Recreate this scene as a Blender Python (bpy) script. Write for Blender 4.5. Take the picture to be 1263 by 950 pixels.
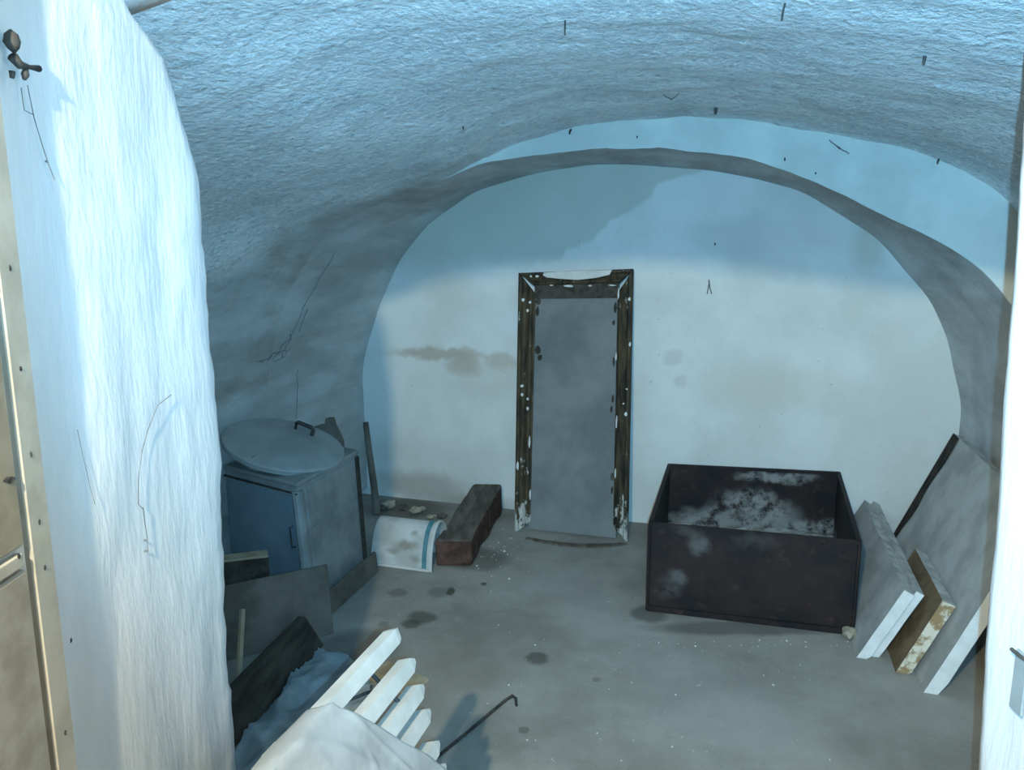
import bpy, bmesh, math, random
from mathutils import Vector, noise, Matrix
from mathutils.bvhtree import BVHTree
R = random.Random(7)
for o in list(bpy.data.objects): bpy.data.objects.remove(o)
SC = bpy.context.scene; COL = SC.collection
# ------------------------------------------------------------------ camera
F = 949.0; PITCH = math.radians(10.4); CAM = Vector((0, 0, 1.75))
cd = bpy.data.cameras.new('camera'); cam = bpy.data.objects.new('camera', cd); COL.objects.link(cam)
cd.sensor_fit = 'HORIZONTAL'; cd.sensor_width = 36.0; cd.lens = F / 1263 * 36; cd.clip_start = 0.01
cam.location = CAM; cam.rotation_euler = (math.pi / 2 - PITCH, 0, 0); SC.camera = cam
# ------------------------------------------------------------------ world, lights, exposure
w = bpy.data.worlds.new('world'); SC.world = w; w.use_nodes = True
bg = w.node_tree.nodes['Background']; bg.inputs[0].default_value = (.45, .72, 1, 1); bg.inputs[1].default_value = .05
def ray(u, v):
    a = (u - 631.5) / F; b = (475 - v) / F
    return Vector((a, math.cos(PITCH) + b * math.sin(PITCH), -math.sin(PITCH) + b * math.cos(PITCH)))
# phone flash beside the lens: cool, small
fl = bpy.data.lights.new('flash', 'SPOT'); fl.energy = 415; fl.color = (.26, .645, 1.0); fl.shadow_soft_size = .004
fl.spot_size = math.radians(110); fl.spot_blend = 1.0
fo = bpy.data.objects.new('flash', fl); COL.objects.link(fo); fo.location = CAM + Vector((.027, .0, -.012))
fo.rotation_euler = ray(880, 265).to_track_quat('-Z', 'Y').to_euler()
# warm lamp hanging in the entrance behind the camera
LAMP = Vector((-.415, -.4, 2.40))
ll = bpy.data.lights.new('entrance_lamp', 'POINT'); ll.energy = 250; ll.color = (1, .96, .74); ll.shadow_soft_size = .026
lo = bpy.data.objects.new('entrance_lamp', ll); COL.objects.link(lo); lo.location = LAMP
vs = SC.view_settings; vs.view_transform = 'Standard'; vs.look = 'None'; vs.gamma = 1; vs.exposure = 0.0; vs.use_curve_mapping = False

# ------------------------------------------------------------------ pixel -> place helpers
def floorpt(u, v, z=0.0):
    r = ray(u, v); return CAM + r * ((z - CAM.z) / r.z)
def aty(u, v, y):
    r = ray(u, v); return CAM + r * (y / r.y)
ANG = math.radians(17)
A = Vector((math.sin(ANG), math.cos(ANG), 0))      # along the cellar, away from the door
S = Vector((math.cos(ANG), -math.sin(ANG), 0))     # along the end wall, to the right
UP = Vector((0, 0, 1))
D_END = floorpt(640, 629).dot(A); D_STEP = D_END / 1.30; D_FRONT = 1.265
def atD(u, v, D):
    r = ray(u, v); return CAM + r * (D / r.dot(A))
def sz(u, v, D):
    p = atD(u, v, D); return (p.dot(S), p.z)
def W(s, d, z): return S * s + A * d + UP * z
CEN_S = (sz(453, 600, D_END)[0] + sz(1180, 560, D_END)[0]) / 2
def nz(p, f, seed=0.0): return noise.noise(Vector((p[0] * f + seed, p[1] * f + seed * 1.7, p[2] * f - seed)))

# ------------------------------------------------------------------ materials
class NT:
    def __init__(s, name):
        m = bpy.data.materials.new(name); m.use_nodes = True; s.m = m; s.t = m.node_tree; s.b = s.t.nodes['Principled BSDF']
        g = s.t.nodes.new('ShaderNodeNewGeometry'); s.pos = g.outputs['Position']
    def n(s, typ, **kw):
        x = s.t.nodes.new(typ)
        for k, v in kw.items(): setattr(x, k, v)
        return x
    def link(s, a, b): s.t.links.new(a, b)
    def setv(s, sock, v):
        if isinstance(v, bpy.types.NodeSocket): s.link(v, sock)
        else: sock.default_value = v
    def math(s, op, a, b=0.0, c=None):
        x = s.n('ShaderNodeMath', operation=op); s.setv(x.inputs[0], a); s.setv(x.inputs[1], b)
        if c is not None: s.setv(x.inputs[2], c)
        return x.outputs[0]
    def vmath(s, op, a, b):
        x = s.n('ShaderNodeVectorMath', operation=op); s.setv(x.inputs[0], a); s.setv(x.inputs[1], b)
        return x.outputs['Value'] if op in ('DOT_PRODUCT', 'LENGTH') else x.outputs[0]
    def noise(s, scale, detail=4, rough=.55, vec=None, color=False):
        x = s.n('ShaderNodeTexNoise'); x.inputs['Scale'].default_value = scale; x.inputs['Detail'].default_value = detail
        x.inputs['Roughness'].default_value = rough; s.link(vec if vec else s.pos, x.inputs['Vector'])
        return x.outputs['Color' if color else 'Fac']
    def stretch(s, sc, rot=(0, 0, 0)):
        x = s.n('ShaderNodeMapping'); s.link(s.pos, x.inputs[0]); x.inputs['Scale'].default_value = sc; x.inputs['Rotation'].default_value = rot
        return x.outputs[0]
    def ramp(s, fac, lo, hi):
        x = s.n('ShaderNodeMapRange', interpolation_type='SMOOTHSTEP'); s.setv(x.inputs[0], fac)
        x.inputs[1].default_value = lo; x.inputs[2].default_value = hi
        return x.outputs[0]
    def mix(s, fac, a, b):
        x = s.n('ShaderNodeMix', data_type='RGBA'); s.setv(x.inputs[0], fac)
        s.setv(x.inputs[6], a if not isinstance(a, tuple) else (*a, 1)); s.setv(x.inputs[7], b if not isinstance(b, tuple) else (*b, 1))
        return x.outputs[2]
    def warp(s, scale, amt):
        c = s.noise(scale, 3, color=True); v = s.vmath('SUBTRACT', c, (.5, .5, .5))
        x = s.n('ShaderNodeVectorMath', operation='SCALE'); s.link(v, x.inputs[0]); x.inputs['Scale'].default_value = amt
        return s.vmath('ADD', s.pos, x.outputs[0])
    def blob(s, vec, center, ax1, r1, ax2, r2, lo=.7, hi=1.1):
        d = s.vmath('SUBTRACT', vec, tuple(center))
        a = s.math('DIVIDE', s.vmath('DOT_PRODUCT', d, tuple(ax1)), r1); b = s.math('DIVIDE', s.vmath('DOT_PRODUCT', d, tuple(ax2)), r2)
        q = s.math('SQRT', s.math('ADD', s.math('MULTIPLY', a, a), s.math('MULTIPLY', b, b)))
        return s.math('SUBTRACT', 1.0, s.ramp(q, lo, hi))
    def fin(s, color, rough=.85, bump=None, bs=.3, bd=.01, metal=0.0, spec=.3):
        s.setv(s.b.inputs['Base Color'], color if not isinstance(color, tuple) else (*color, 1))
        s.setv(s.b.inputs['Roughness'], rough); s.setv(s.b.inputs['Metallic'], metal); s.b.inputs['Specular IOR Level'].default_value = spec
        if bump is not None:
            x = s.n('ShaderNodeBump'); x.inputs['Strength'].default_value = bs; x.inputs['Distance'].default_value = bd
            s.link(bump, x.inputs['Height']); s.link(x.outputs[0], s.b.inputs['Normal'])
        return s.m
def simple(name, c1, c2, scale=8, rough=.85, bs=.3, bscale=40, bd=.006, metal=0, spec=.3, st=None, lo=.35, hi=.65):
    t = NT(name); v = t.stretch(*st) if st else None
    c = t.mix(t.ramp(t.noise(scale, 5, .6, v), lo, hi), c1, c2)
    return t.fin(c, rough, t.noise(bscale, 5, .6, v), bs, bd, metal, spec)

def mat_vault():
    t = NT('vault_limewash')
    x = t.n('ShaderNodeMapping'); t.link(t.stretch((1, 1, 1), (0, 0, ANG)), x.inputs[0]); x.inputs['Scale'].default_value = (1.1, .7, 1.0); vs_ = x.outputs[0]
    c = t.mix(t.ramp(t.noise(2.0, 6, .65, vs_), .36, .66), (.70, .75, .76), (.88, .91, .90))
    c = t.mix(t.math('MULTIPLY', t.ramp(t.noise(52, 5, .62, vs_), .54, .62), .9), c, (.98, .98, .97))
    c = t.mix(t.math('MULTIPLY', t.ramp(t.noise(40, 6, .7, t.stretch((.7, 1.1, 1), (.3, 0, 1))), .53, .62), .6), c, (.40, .46, .50))
    c = t.mix(t.math('MULTIPLY', t.ramp(t.noise(3.1, 5, .7, vs_), .56, .74), .45), c, (.40, .40, .37))
    h = t.math('ADD', t.math('MULTIPLY', t.noise(13, 4, .55, vs_), .6), t.math('MULTIPLY', t.noise(48, 5, .65, vs_), 1.0))
    # smoother, darker plaster low on the left haunch, along the old joint
    P0, P1, P2 = [atD(*q) for q in ((600, 196, D_STEP - .02), (430, 262, 3.35), (268, 345, 2.95))]
    n = (P1 - P0).cross(P2 - P0).normalized(); n = n if n.z > 0 else -n
    d = t.vmath('DOT_PRODUCT', t.vmath('SUBTRACT', t.warp(2.5, .25), tuple(P0)), tuple(n))
    sx = t.vmath('DOT_PRODUCT', t.pos, tuple(S))
    k = t.math('MULTIPLY', t.math('SUBTRACT', 1, t.ramp(d, -.06, .10)), t.math('SUBTRACT', 1, t.ramp(sx, CEN_S - .3, CEN_S + .2)))
    v2 = t.stretch((1, 1, 1), (0, 0, ANG)); x2 = t.n('ShaderNodeMapping'); t.link(v2, x2.inputs[0]); x2.inputs['Scale'].default_value = (1.3, .35, 1.3)
    r = t.mix(t.ramp(t.noise(2.6, 6, .65, x2.outputs[0]), .34, .66), (.42, .44, .43), (.60, .63, .63))
    r = t.mix(t.math('MULTIPLY', t.ramp(t.noise(2.0, 5, .7, x2.outputs[0]), .48, .72), .8), r, (.31, .28, .22))
    c = t.mix(k, c, r)
    h = t.math('MULTIPLY', h, t.math('SUBTRACT', 1, t.math('MULTIPLY', k, .6)))
    return t.fin(c, .9, h, .75, .02, spec=.2)
def mat_rear_vault():
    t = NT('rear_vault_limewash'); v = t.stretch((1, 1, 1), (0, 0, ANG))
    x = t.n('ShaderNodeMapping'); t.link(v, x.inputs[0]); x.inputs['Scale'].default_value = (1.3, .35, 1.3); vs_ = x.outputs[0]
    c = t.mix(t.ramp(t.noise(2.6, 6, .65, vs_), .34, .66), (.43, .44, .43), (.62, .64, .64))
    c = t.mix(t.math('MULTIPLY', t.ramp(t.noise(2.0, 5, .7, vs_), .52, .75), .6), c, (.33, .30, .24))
    return t.fin(c, .9, t.noise(26, 6, .65, vs_), .5, .012, spec=.2)
def mat_step():
    t = NT('step_limewash')
    c = t.mix(t.ramp(t.noise(2.0, 6, .6), .36, .66), (.48, .52, .49), (.62, .66, .62))
    c = t.mix(t.math('MULTIPLY', t.ramp(t.noise(6, 5, .7), .6, .78), .4), c, (.5, .5, .42))
    return t.fin(c, .9, t.noise(30, 5, .6), .25, .006, spec=.2)
def mat_end():
    t = NT('end_wall_limewash'); wv = t.warp(3.2, .22); wf = t.warp(9, .12)
    E = lambda u, v: atD(u, v, D_END)
    c = t.mix(t.ramp(t.noise(1.6, 6, .6), .34, .68), (.68, .69, .65), (.80, .82, .79))
    # damp grey-olive area high on the wall, left of a ragged diagonal edge; lower edge painted along the lamp light
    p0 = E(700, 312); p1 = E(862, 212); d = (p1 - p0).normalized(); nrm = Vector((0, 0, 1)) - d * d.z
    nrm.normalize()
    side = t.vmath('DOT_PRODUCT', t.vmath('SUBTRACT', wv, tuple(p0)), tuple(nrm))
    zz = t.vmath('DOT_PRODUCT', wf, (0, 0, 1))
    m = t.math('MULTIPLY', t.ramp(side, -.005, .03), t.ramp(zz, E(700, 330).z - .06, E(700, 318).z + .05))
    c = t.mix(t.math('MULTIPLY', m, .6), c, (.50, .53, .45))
    # brown tide mark and smaller stains
    for (u, v, ru, rv, col, k) in ((540, 436, 75, 9, (.44, .36, .26), .7), (572, 452, 28, 15, (.46, .38, .28), .7), (620, 447, 26, 14, (.50, .43, .33), .6),
                                   (600, 470, 60, 30, (.60, .57, .48), .35), (1075, 300, 32, 45, (.50, .49, .40), .5), (905, 290, 70, 35, (.50, .53, .52), .4),
                                   (960, 480, 110, 40, (.66, .61, .50), .35), (520, 600, 70, 22, (.45, .42, .36), .75), (1000, 640, 200, 25, (.52, .48, .42), .5),
                                   (585, 622, 70, 16, (.36, .34, .30), .75), (1120, 600, 50, 70, (.60, .57, .48), .3), (640, 395, 40, 20, (.75, .80, .82), .5), (830, 440, 14, 12, (.42, .42, .40), .35), (838, 470, 8, 10, (.42, .42, .40), .3)):
        P = E(u, v); k2 = (atD(u + 1, v, D_END) - P).length
        b = t.blob(wf if rv < 30 else wv, P, S, ru * k2, UP, rv * k2, .35, 1.15)
        c = t.mix(t.math('MULTIPLY', b, k), c, col)
    c = t.mix(t.math('MULTIPLY', t.ramp(t.noise(28, 3, .6), .70, .76), .5), c, (.34, .33, .30))
    return t.fin(c, .9, t.noise(18, 5, .6), .12, .006, spec=.2)
def mat_floor():
    t = NT('concrete_floor'); wf = t.warp(14, .05); wv = t.warp(3, .25)
    c = t.mix(t.ramp(t.noise(1.7, 7, .62), .33, .68), (.26, .245, .215), (.40, .385, .345))
    c = t.mix(t.math('MULTIPLY', t.ramp(t.noise(9, 6, .7), .52, .72), .45), c, (.40, .385, .355))
    c = t.mix(t.math('MULTIPLY', t.ramp(t.noise(75, 3, .6), .62, .72), .5), c, (.15, .135, .115))
    X = Vector((1, 0, 0)); Y = Vector((0, 1, 0))
    for (u, v, ru, rv, k, col) in ((520, 762, 21, 10, .75, (.085, .078, .066)), (507, 770, 14, 7, .75, (.085, .078, .066)), (663, 812, 18, 9, .75, (.085, .078, .066)),
                              (491, 731, 13, 6, .5, (.11, .10, .085)), (541, 731, 17, 8, .5, (.11, .10, .085)), (556, 730, 6, 6, .8, (.05, .055, .035)),
                              (645, 900, 8, 5, .6, (.11, .10, .085)), (597, 720, 5, 2.5, .8, (.07, .065, .055)), (472, 770, 8, 4, .4, (.12, .11, .09)),
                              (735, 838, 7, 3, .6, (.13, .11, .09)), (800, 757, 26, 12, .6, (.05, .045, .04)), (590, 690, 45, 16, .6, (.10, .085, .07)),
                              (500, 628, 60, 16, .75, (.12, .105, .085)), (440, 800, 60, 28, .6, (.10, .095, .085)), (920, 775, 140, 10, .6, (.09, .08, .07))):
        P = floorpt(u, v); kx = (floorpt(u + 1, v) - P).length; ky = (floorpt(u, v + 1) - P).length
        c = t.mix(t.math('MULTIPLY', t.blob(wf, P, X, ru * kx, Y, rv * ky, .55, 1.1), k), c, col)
    for (u, v, ru, rv, k, col) in ((850, 850, 130, 60, .35, (.42, .41, .385)), (700, 720, 70, 30, .3, (.40, .385, .36)), (930, 900, 90, 40, .4, (.44, .43, .41)), (560, 820, 80, 60, .35, (.26, .21, .165))):
        P = floorpt(u, v); kx = (floorpt(u + 1, v) - P).length; ky = (floorpt(u, v + 1) - P).length
        c = t.mix(t.math('MULTIPLY', t.blob(wv, P, X, ru * kx, Y, rv * ky, .2, 1.2), k), c, col)
    return t.fin(c, .88, t.noise(35, 6, .65), .25, .006, spec=.25)
def mat_rust(name, inside=False):
    t = NT(name); wv = t.warp(5, .2)
    c = t.mix(t.ramp(t.noise(4, 6, .65), .36, .66), (.009, .008, .009), (.028, .017, .015))
    c = t.mix(t.math('MULTIPLY', t.ramp(t.noise(14, 6, .7), .56, .70), .5), c, (.075, .042, .032))
    g = t.noise(9, 6, .7)
    if inside:
        for (u, v, ru, rv) in ((930, 632, 62, 32), (865, 645, 45, 22), (960, 590, 60, 9), (1000, 655, 50, 14)):
            P = atD(u, v, D_END - .13); k2 = (atD(u + 1, v, D_END - .13) - P).length
            b = t.blob(wv, P, S, ru * k2, UP, rv * k2, .45, 1.15)
            c = t.mix(t.math('MULTIPLY', b, t.ramp(g, .36, .56)), c, (.25, .26, .245))
    else:
        for (u, v, ru, rv, k) in ((862, 672, 17, 12, .38), (838, 712, 16, 12, .38), (822, 722, 22, 16, .2), (925, 670, 45, 10, .12), (848, 660, 20, 8, .15)):
            P = atD(u, v, 3.53); k2 = (atD(u + 1, v, 3.53) - P).length
            c = t.mix(t.math('MULTIPLY', t.math('MULTIPLY', t.blob(wv, P, S, ru * k2, UP, rv * k2, .2, 1.15), t.ramp(g, .34, .56)), k), c, (.22, .23, .225))
    return t.fin(c, .72, t.noise(40, 6, .7), .4, .004, spec=.35)

M = {}
M['vault'] = mat_vault(); M['rear'] = mat_rear_vault(); M['step'] = mat_step(); M['end'] = mat_end(); M['floor'] = mat_floor()
M['rust'] = mat_rust('rusty_steel'); M['rust_in'] = mat_rust('rusty_steel_inside', True)
M['jamb'] = simple('jamb_limewash', (.575, .56, .54), (.66, .64, .62), 3, .9, .3, 20, .008, st=((2.2, 2.2, .6),))
M['grout'] = simple('cream_grout', (.55, .50, .43), (.68, .63, .56), 20, .9, .2)
M['tile_brown'] = simple('tan_tile', (.28, .22, .145), (.37, .30, .21), 14, .45, .1, 60, .002, spec=.4)
M['tile_grey'] = simple('grey_tan_tile', (.30, .25, .19), (.42, .36, .28), 16, .45, .1, 60, .002, spec=.4)
M['tile_trim'] = simple('beige_trim_tile', (.40, .345, .27), (.50, .44, .35), 16, .5, .1, 60, .002, spec=.4)
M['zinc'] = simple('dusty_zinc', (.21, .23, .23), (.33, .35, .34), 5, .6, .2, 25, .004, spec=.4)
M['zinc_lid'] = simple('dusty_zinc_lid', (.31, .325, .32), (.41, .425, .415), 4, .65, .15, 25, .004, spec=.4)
M['bluepaint'] = simple('blue_paint', (.15, .215, .255), (.22, .29, .335), 3, .6, .15, 20, .004, spec=.4)
def mat_drum():
    t = NT('dirty_white_enamel'); wf = t.warp(14, .06)
    c = t.mix(t.ramp(t.noise(7, 5, .6), .35, .6), (.44, .44, .41), (.58, .59, .57))
    for (u, v, ru, rv, k) in ((497, 676, 20, 9, .8), (480, 682, 14, 6, .6), (505, 662, 5, 5, .6), (512, 690, 12, 5, .5), (475, 668, 25, 18, .25)):
        P = floorpt(u, 704); P = aty(u, v, 3.95); kx = .0042
        c = t.mix(t.math('MULTIPLY', t.blob(wf, P, S, ru * kx, UP, rv * kx, .2, 1.15), k), c, (.23, .20, .15))
    return t.fin(c, .6, t.noise(20, 5), .15, .004)
M['drum'] = mat_drum()
M['teal'] = simple('teal_band', (.05, .17, .20), (.10, .26, .30), 10, .6, .1)
M['beam'] = simple('weathered_beam', (.085, .070, .055), (.165, .145, .115), 7, .9, .5, 30, .01, st=((3, .7, 3), (0, 0, .2)))
M['beam_end'] = simple('beam_end_grain', (.06, .032, .024), (.125, .07, .052), 14, .9, .6, 40, .01)
M['darkwood'] = simple('dark_plank', (.035, .030, .024), (.085, .072, .056), 5, .85, .3, 30, .005, st=((4, .6, 4), (0, 0, .1)))
M['greywood'] = simple('grey_brown_board', (.11, .095, .075), (.21, .185, .15), 4, .85, .25, 25, .004)
M['palewood'] = simple('pale_sawn_wood', (.36, .29, .19), (.50, .42, .29), 8, .85, .25, 40, .004)
M['whitepaint'] = simple('white_paint', (.60, .59, .55), (.72, .71, .67), 9, .6, .15, 40, .003)
M['slatpaint'] = simple('worn_white_slat_paint', (.50, .49, .45), (.62, .61, .57), 9, .6, .15, 40, .003)
M['sheet'] = simple('dusty_white_sheet', (.33, .335, .33), (.47, .475, .47), 7, .7, .2, 12, .01)
M['tarp'] = simple('blue_white_plastic', (.20, .26, .29), (.36, .43, .46), 5, .4, .3, 14, .01, spec=.5)
M['iron'] = simple('dark_iron', (.03, .028, .026), (.08, .07, .06), 20, .7, .3)
M['slab'] = simple('dusty_panel_face', (.38, .38, .355), (.54, .54, .51), 5, .9, .25, 50, .004)
M['slab_end'] = simple('clean_cut_end', (.74, .75, .73), (.86, .87, .85), 12, .9, .2, 60, .003)
M['cork'] = simple('brown_soaked_face', (.13, .085, .045), (.22, .15, .085), 9, .9, .3, 50, .004)
M['cork_end'] = simple('stained_crumbly_end', (.36, .25, .13), (.78, .72, .58), 22, .95, .7, 45, .01, lo=.42, hi=.56)
M['charred'] = simple('blackened_edge', (.015, .012, .010), (.06, .042, .03), 20, .95, .7, 50, .01)
M['web'] = simple('sooty_cobweb', (.09, .09, .088), (.17, .17, .165), 40, .95, .1)
M['dust'] = simple('plaster_crumb', (.60, .60, .57), (.78, .78, .75), 30, .9, .2)
M['rubble'] = simple('floor_debris', (.26, .23, .17), (.42, .38, .30), 30, .9, .3)
M['lime_fill'] = simple('lime_residue', (.22, .22, .20), (.46, .47, .45), 12, .95, .6, 30, .012, lo=.4, hi=.6)

# ------------------------------------------------------------------ mesh helpers
def link(o): COL.objects.link(o); return o
def tag(o, label=None, cat=None, group=None, kind=None):
    for k, v in (('label', label), ('category', cat), ('group', group), ('kind', kind)):
        if v: o[k] = v
    return o
def mesh(name, bm, mat, smooth=False):
    bmesh.ops.recalc_face_normals(bm, faces=bm.faces[:])
    me = bpy.data.meshes.new(name); bm.to_mesh(me); bm.free()
    for m in (mat if isinstance(mat, (list, tuple)) else [mat]): me.materials.append(M[m])
    if smooth:
        for p in me.polygons: p.use_smooth = True
    return me
def root(name, loc, label, cat, group=None):
    o = bpy.data.objects.new(name, None); o.empty_display_size = .05; link(o); o.location = loc
    return tag(o, label, cat, group)
def rootloc(p):
    while p.parent: p = p.parent
    return Vector(p.location)
def part(name, bm, mat, parent, smooth=False, label=None):
    bmesh.ops.translate(bm, verts=bm.verts[:], vec=-rootloc(parent))
    o = link(bpy.data.objects.new(name, mesh(name, bm, mat, smooth))); o.parent = parent
    return tag(o, label)
def solo(name, bm, mat, label, cat, group=None, kind=None, smooth=False):
    xs = [v.co for v in bm.verts]
    c = Vector(((min(v.x for v in xs) + max(v.x for v in xs)) / 2, (min(v.y for v in xs) + max(v.y for v in xs)) / 2, min(v.z for v in xs)))
    bmesh.ops.translate(bm, verts=bm.verts[:], vec=-c)
    o = link(bpy.data.objects.new(name, mesh(name, bm, mat, smooth))); o.location = c
    return tag(o, label, cat, group, kind)
def struct(name, bm, mat, label, smooth=False):
    o = link(bpy.data.objects.new(name, mesh(name, bm, mat, smooth)))
    return tag(o, label, None, None, 'structure')
def add_hexa(bm, p, mi=0):
    """p: 4 bottom + 4 top corners, same order"""
    v = [bm.verts.new(q) for q in p]; fs = []
    for f in ((3, 2, 1, 0), (4, 5, 6, 7), (0, 1, 5, 4), (1, 2, 6, 5), (2, 3, 7, 6), (3, 0, 4, 7)):
        x = bm.faces.new([v[i] for i in f]); x.material_index = mi; fs.append(x)
    return fs
def obox(o, a, b, c, bev=0.0, seg=1, mi=0, bm=None):
    """box from corner o with edge vectors a, b, c"""
    nb = bm is None
    if nb: bm = bmesh.new()
    o, a, b, c = map(Vector, (o, a, b, c))
    add_hexa(bm, [o, o + a, o + a + b, o + b, o + c, o + a + c, o + a + b + c, o + b + c], mi)
    if bev and nb: bmesh.ops.bevel(bm, geom=bm.edges[:], offset=bev, segments=seg, affect='EDGES', profile=.6)
    return bm
def rough(bm, cuts, amp, f, seed=0.0):
    if cuts: bmesh.ops.subdivide_edges(bm, edges=bm.edges[:], cuts=cuts, use_grid_fill=True)
    bm.normal_update()
    for v in bm.verts:
        v.co += v.normal * amp * (nz(v.co, f, seed) + .5 * nz(v.co, f * 2.7, seed + 5))
    return bm
def tube(path, rad, n=6, bm=None, cap=True):
    if bm is None: bm = bmesh.new()
    path = [Vector(p) for p in path]; rings = []
    for i, p in enumerate(path):
        t = (path[min(i + 1, len(path) - 1)] - path[max(i - 1, 0)]).normalized()
        a = t.cross(UP if abs(t.z) < .9 else Vector((1, 0, 0))).normalized(); b = t.cross(a)
        r = rad[i] if isinstance(rad, (list, tuple)) else rad
        rings.append([bm.verts.new(p + (a * math.cos(k * 2 * math.pi / n) + b * math.sin(k * 2 * math.pi / n)) * r) for k in range(n)])
    for i in range(len(rings) - 1):
        for k in range(n): bm.faces.new((rings[i][k], rings[i][(k + 1) % n], rings[i + 1][(k + 1) % n], rings[i + 1][k]))
    if cap: bm.faces.new(rings[0][::-1]); bm.faces.new(rings[-1])
    return bm
def grid(rows, bm=None, closed=False, mi=0):
    if bm is None: bm = bmesh.new()
    vv = [[bm.verts.new(p) for p in r] for r in rows]
    for i in range(len(vv) - 1):
        n = len(vv[i])
        for k in range(n if closed else n - 1):
            f = bm.faces.new((vv[i][k], vv[i][(k + 1) % n], vv[i + 1][(k + 1) % n], vv[i + 1][k])); f.material_index = mi
    return bm
def prism(poly, vec, bm=None, mi=0):
    if bm is None: bm = bmesh.new()
    a = [bm.verts.new(Vector(p)) for p in poly]; b = [bm.verts.new(Vector(p) + Vector(vec)) for p in poly]; n = len(a)
    fs = [bm.faces.new(a[::-1]), bm.faces.new(b)] + [bm.faces.new((a[i], a[(i + 1) % n], b[(i + 1) % n], b[i])) for i in range(n)]
    for f in fs: f.material_index = mi
    return bm

# ------------------------------------------------------------------ the shell
def interp(pts, N, c):
    """resample an open outline (s,z) by angle about centre c: from left floor over the crown to right floor"""
    ang = [math.atan2(z - c[1], s - c[0]) for s, z in pts]
    for i in range(len(ang)):
        if ang[i] < -math.pi / 2: ang[i] += 2 * math.pi
    seq = sorted(zip(ang, pts), reverse=True); out = []
    a0, a1 = AL, AR
    for i in range(N):
        t = a0 + (a1 - a0) * i / (N - 1)
        for k in range(len(seq) - 1):
            if seq[k][0] >= t >= seq[k + 1][0] or k == len(seq) - 2:
                # intersect ray at angle t with segment
                (x0, y0), (x1, y1) = seq[k][1], seq[k + 1][1]; dx, dy = math.cos(t), math.sin(t)
                den = (x1 - x0) * dy - (y1 - y0) * dx
                q = 0 if abs(den) < 1e-9 else ((c[0] - x0) * dy - (c[1] - y0) * dx) / den
                q = max(0, min(1, q)); out.append((x0 + (x1 - x0) * q, y0 + (y1 - y0) * q)); break
    return out
def smooth(p, it):
    for _ in range(it):
        p = [p[0]] + [((p[i - 1][0] + 2 * p[i][0] + p[i + 1][0]) / 4, (p[i - 1][1] + 2 * p[i][1] + p[i + 1][1]) / 4) for i in range(1, len(p) - 1)] + [p[-1]]
    return p
end_px = [(450, 437), (469, 374), (493, 320), (527, 277), (585, 236), (658, 214), (730, 203), (779, 203), (876, 210), (930, 220), (990, 236), (1048, 272), (1083, 294), (1128, 348), (1145, 365), (1169, 418), (1179, 471)]
ep = [sz(u, v, D_END) for u, v in end_px]
sL = sz(453, 600, D_END)[0]; sR = sz(1180, 560, D_END)[0]
P_END = [(sL, 0), (sL, .55), (sL - .01, .9)] + ep + [(sR, .9), (sR, .5), (sR, 0)]
in_px = [(600, 200), (682, 187), (740, 183), (789, 183), (856, 185), (923, 196), (990, 218), (1057, 250), (1124, 281), (1190, 316), (1233, 348)]
ip = [sz(u, v, D_STEP) for u, v in in_px]
out_px = [(600, 192), (661, 166), (700, 156), (745, 149), (825, 143), (892, 145), (967, 154), (1012, 163), (1101, 176), (1168, 200), (1235, 227)]
op_ = [sz(u, v, D_STEP) for u, v in out_px]
CEN = ((sL + sR) / 2, .95); NP = 150
left_in = [(sL - .02, 0), (sL - .03, .55), (sL - .03, .9), (sL + .02, 1.2), (sL + .16, 1.52), (sL + .42, 1.85)]
left_in = [q for q in left_in if q[0] < ip[0][0] - .1]
P_IN = left_in + ip + [(max(sR, ip[-1][0] + .02), 1.35), (max(sR, ip[-1][0] + .03), .9), (max(sR, ip[-1][0] + .03), .5), (max(sR, ip[-1][0] + .03), 0)]
P_OUT = [(a, b) for a, b in left_in] + op_ + [(op_[-1][0] + .16, 1.75), (op_[-1][0] + .26, 1.45), (op_[-1][0] + .30, .9), (op_[-1][0] + .30, .5), (op_[-1][0] + .30, 0)]
AL = math.atan2(-CEN[1], sL - CEN[0]) + 2 * math.pi - .02; AR = math.atan2(-CEN[1], sR - CEN[0]) + .02
PE = smooth(interp(P_END, NP, CEN), 3); PI_ = smooth(interp(P_IN, NP, CEN), 14); PO = smooth(interp(P_OUT, NP, CEN), 12)
k0 = next(i for i, q in enumerate(PI_) if q[0] > ip[0][0] - .10)
for i in range(NP):
    f = min(1, max(0, (i - k0 + 6) / 14)); f = f * f * (3 - 2 * f)
    PO[i] = (PI_[i][0] + (PO[i][0] - PI_[i][0]) * f, PI_[i][1] + (PO[i][1] - PI_[i][1]) * f)
print('END', [tuple(round(x, 2) for x in q) for q in PE[::15]]); print('IN', [tuple(round(x, 2) for x in q) for q in PI_[::15]]); print('OUT', [tuple(round(x, 2) for x in q) for q in PO[::15]])
def rough_pt(p, amp, f, seed, c):
    n = Vector((0, 0, c[1])) - Vector((0, 0, p.z)); n += S * (c[0] - p.dot(S)); n.normalize()
    k = min(1.0, max(0.0, (p.z - .02) / .15))
    return p + n * amp * k * (nz(p, f, seed) + .45 * nz(p, f * 2.6, seed + 3) + .25 * nz(p, f * 7, seed + 9))
# rear vault, from the end wall to the step
rows = []
for i in range(41):
    q = i / 40; d = D_END + .01 + (D_STEP - D_END - .01) * q
    row = []
    for (a, b), (c_, e) in zip(PE, PI_):
        k = q if q < 1 else 1
        row.append(rough_pt(W(a + (c_ - a) * k, d, b + (e - b) * k), .014 * min(1, q * 5), 3.2, 2.0, CEN))
    rows.append(row)
inner_edge = rows[-1]
ceil_rear = grid(rows)
struct('ceiling_rear', ceil_rear, 'rear', 'smooth grey limewashed rear vault meeting the end wall', True)
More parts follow.
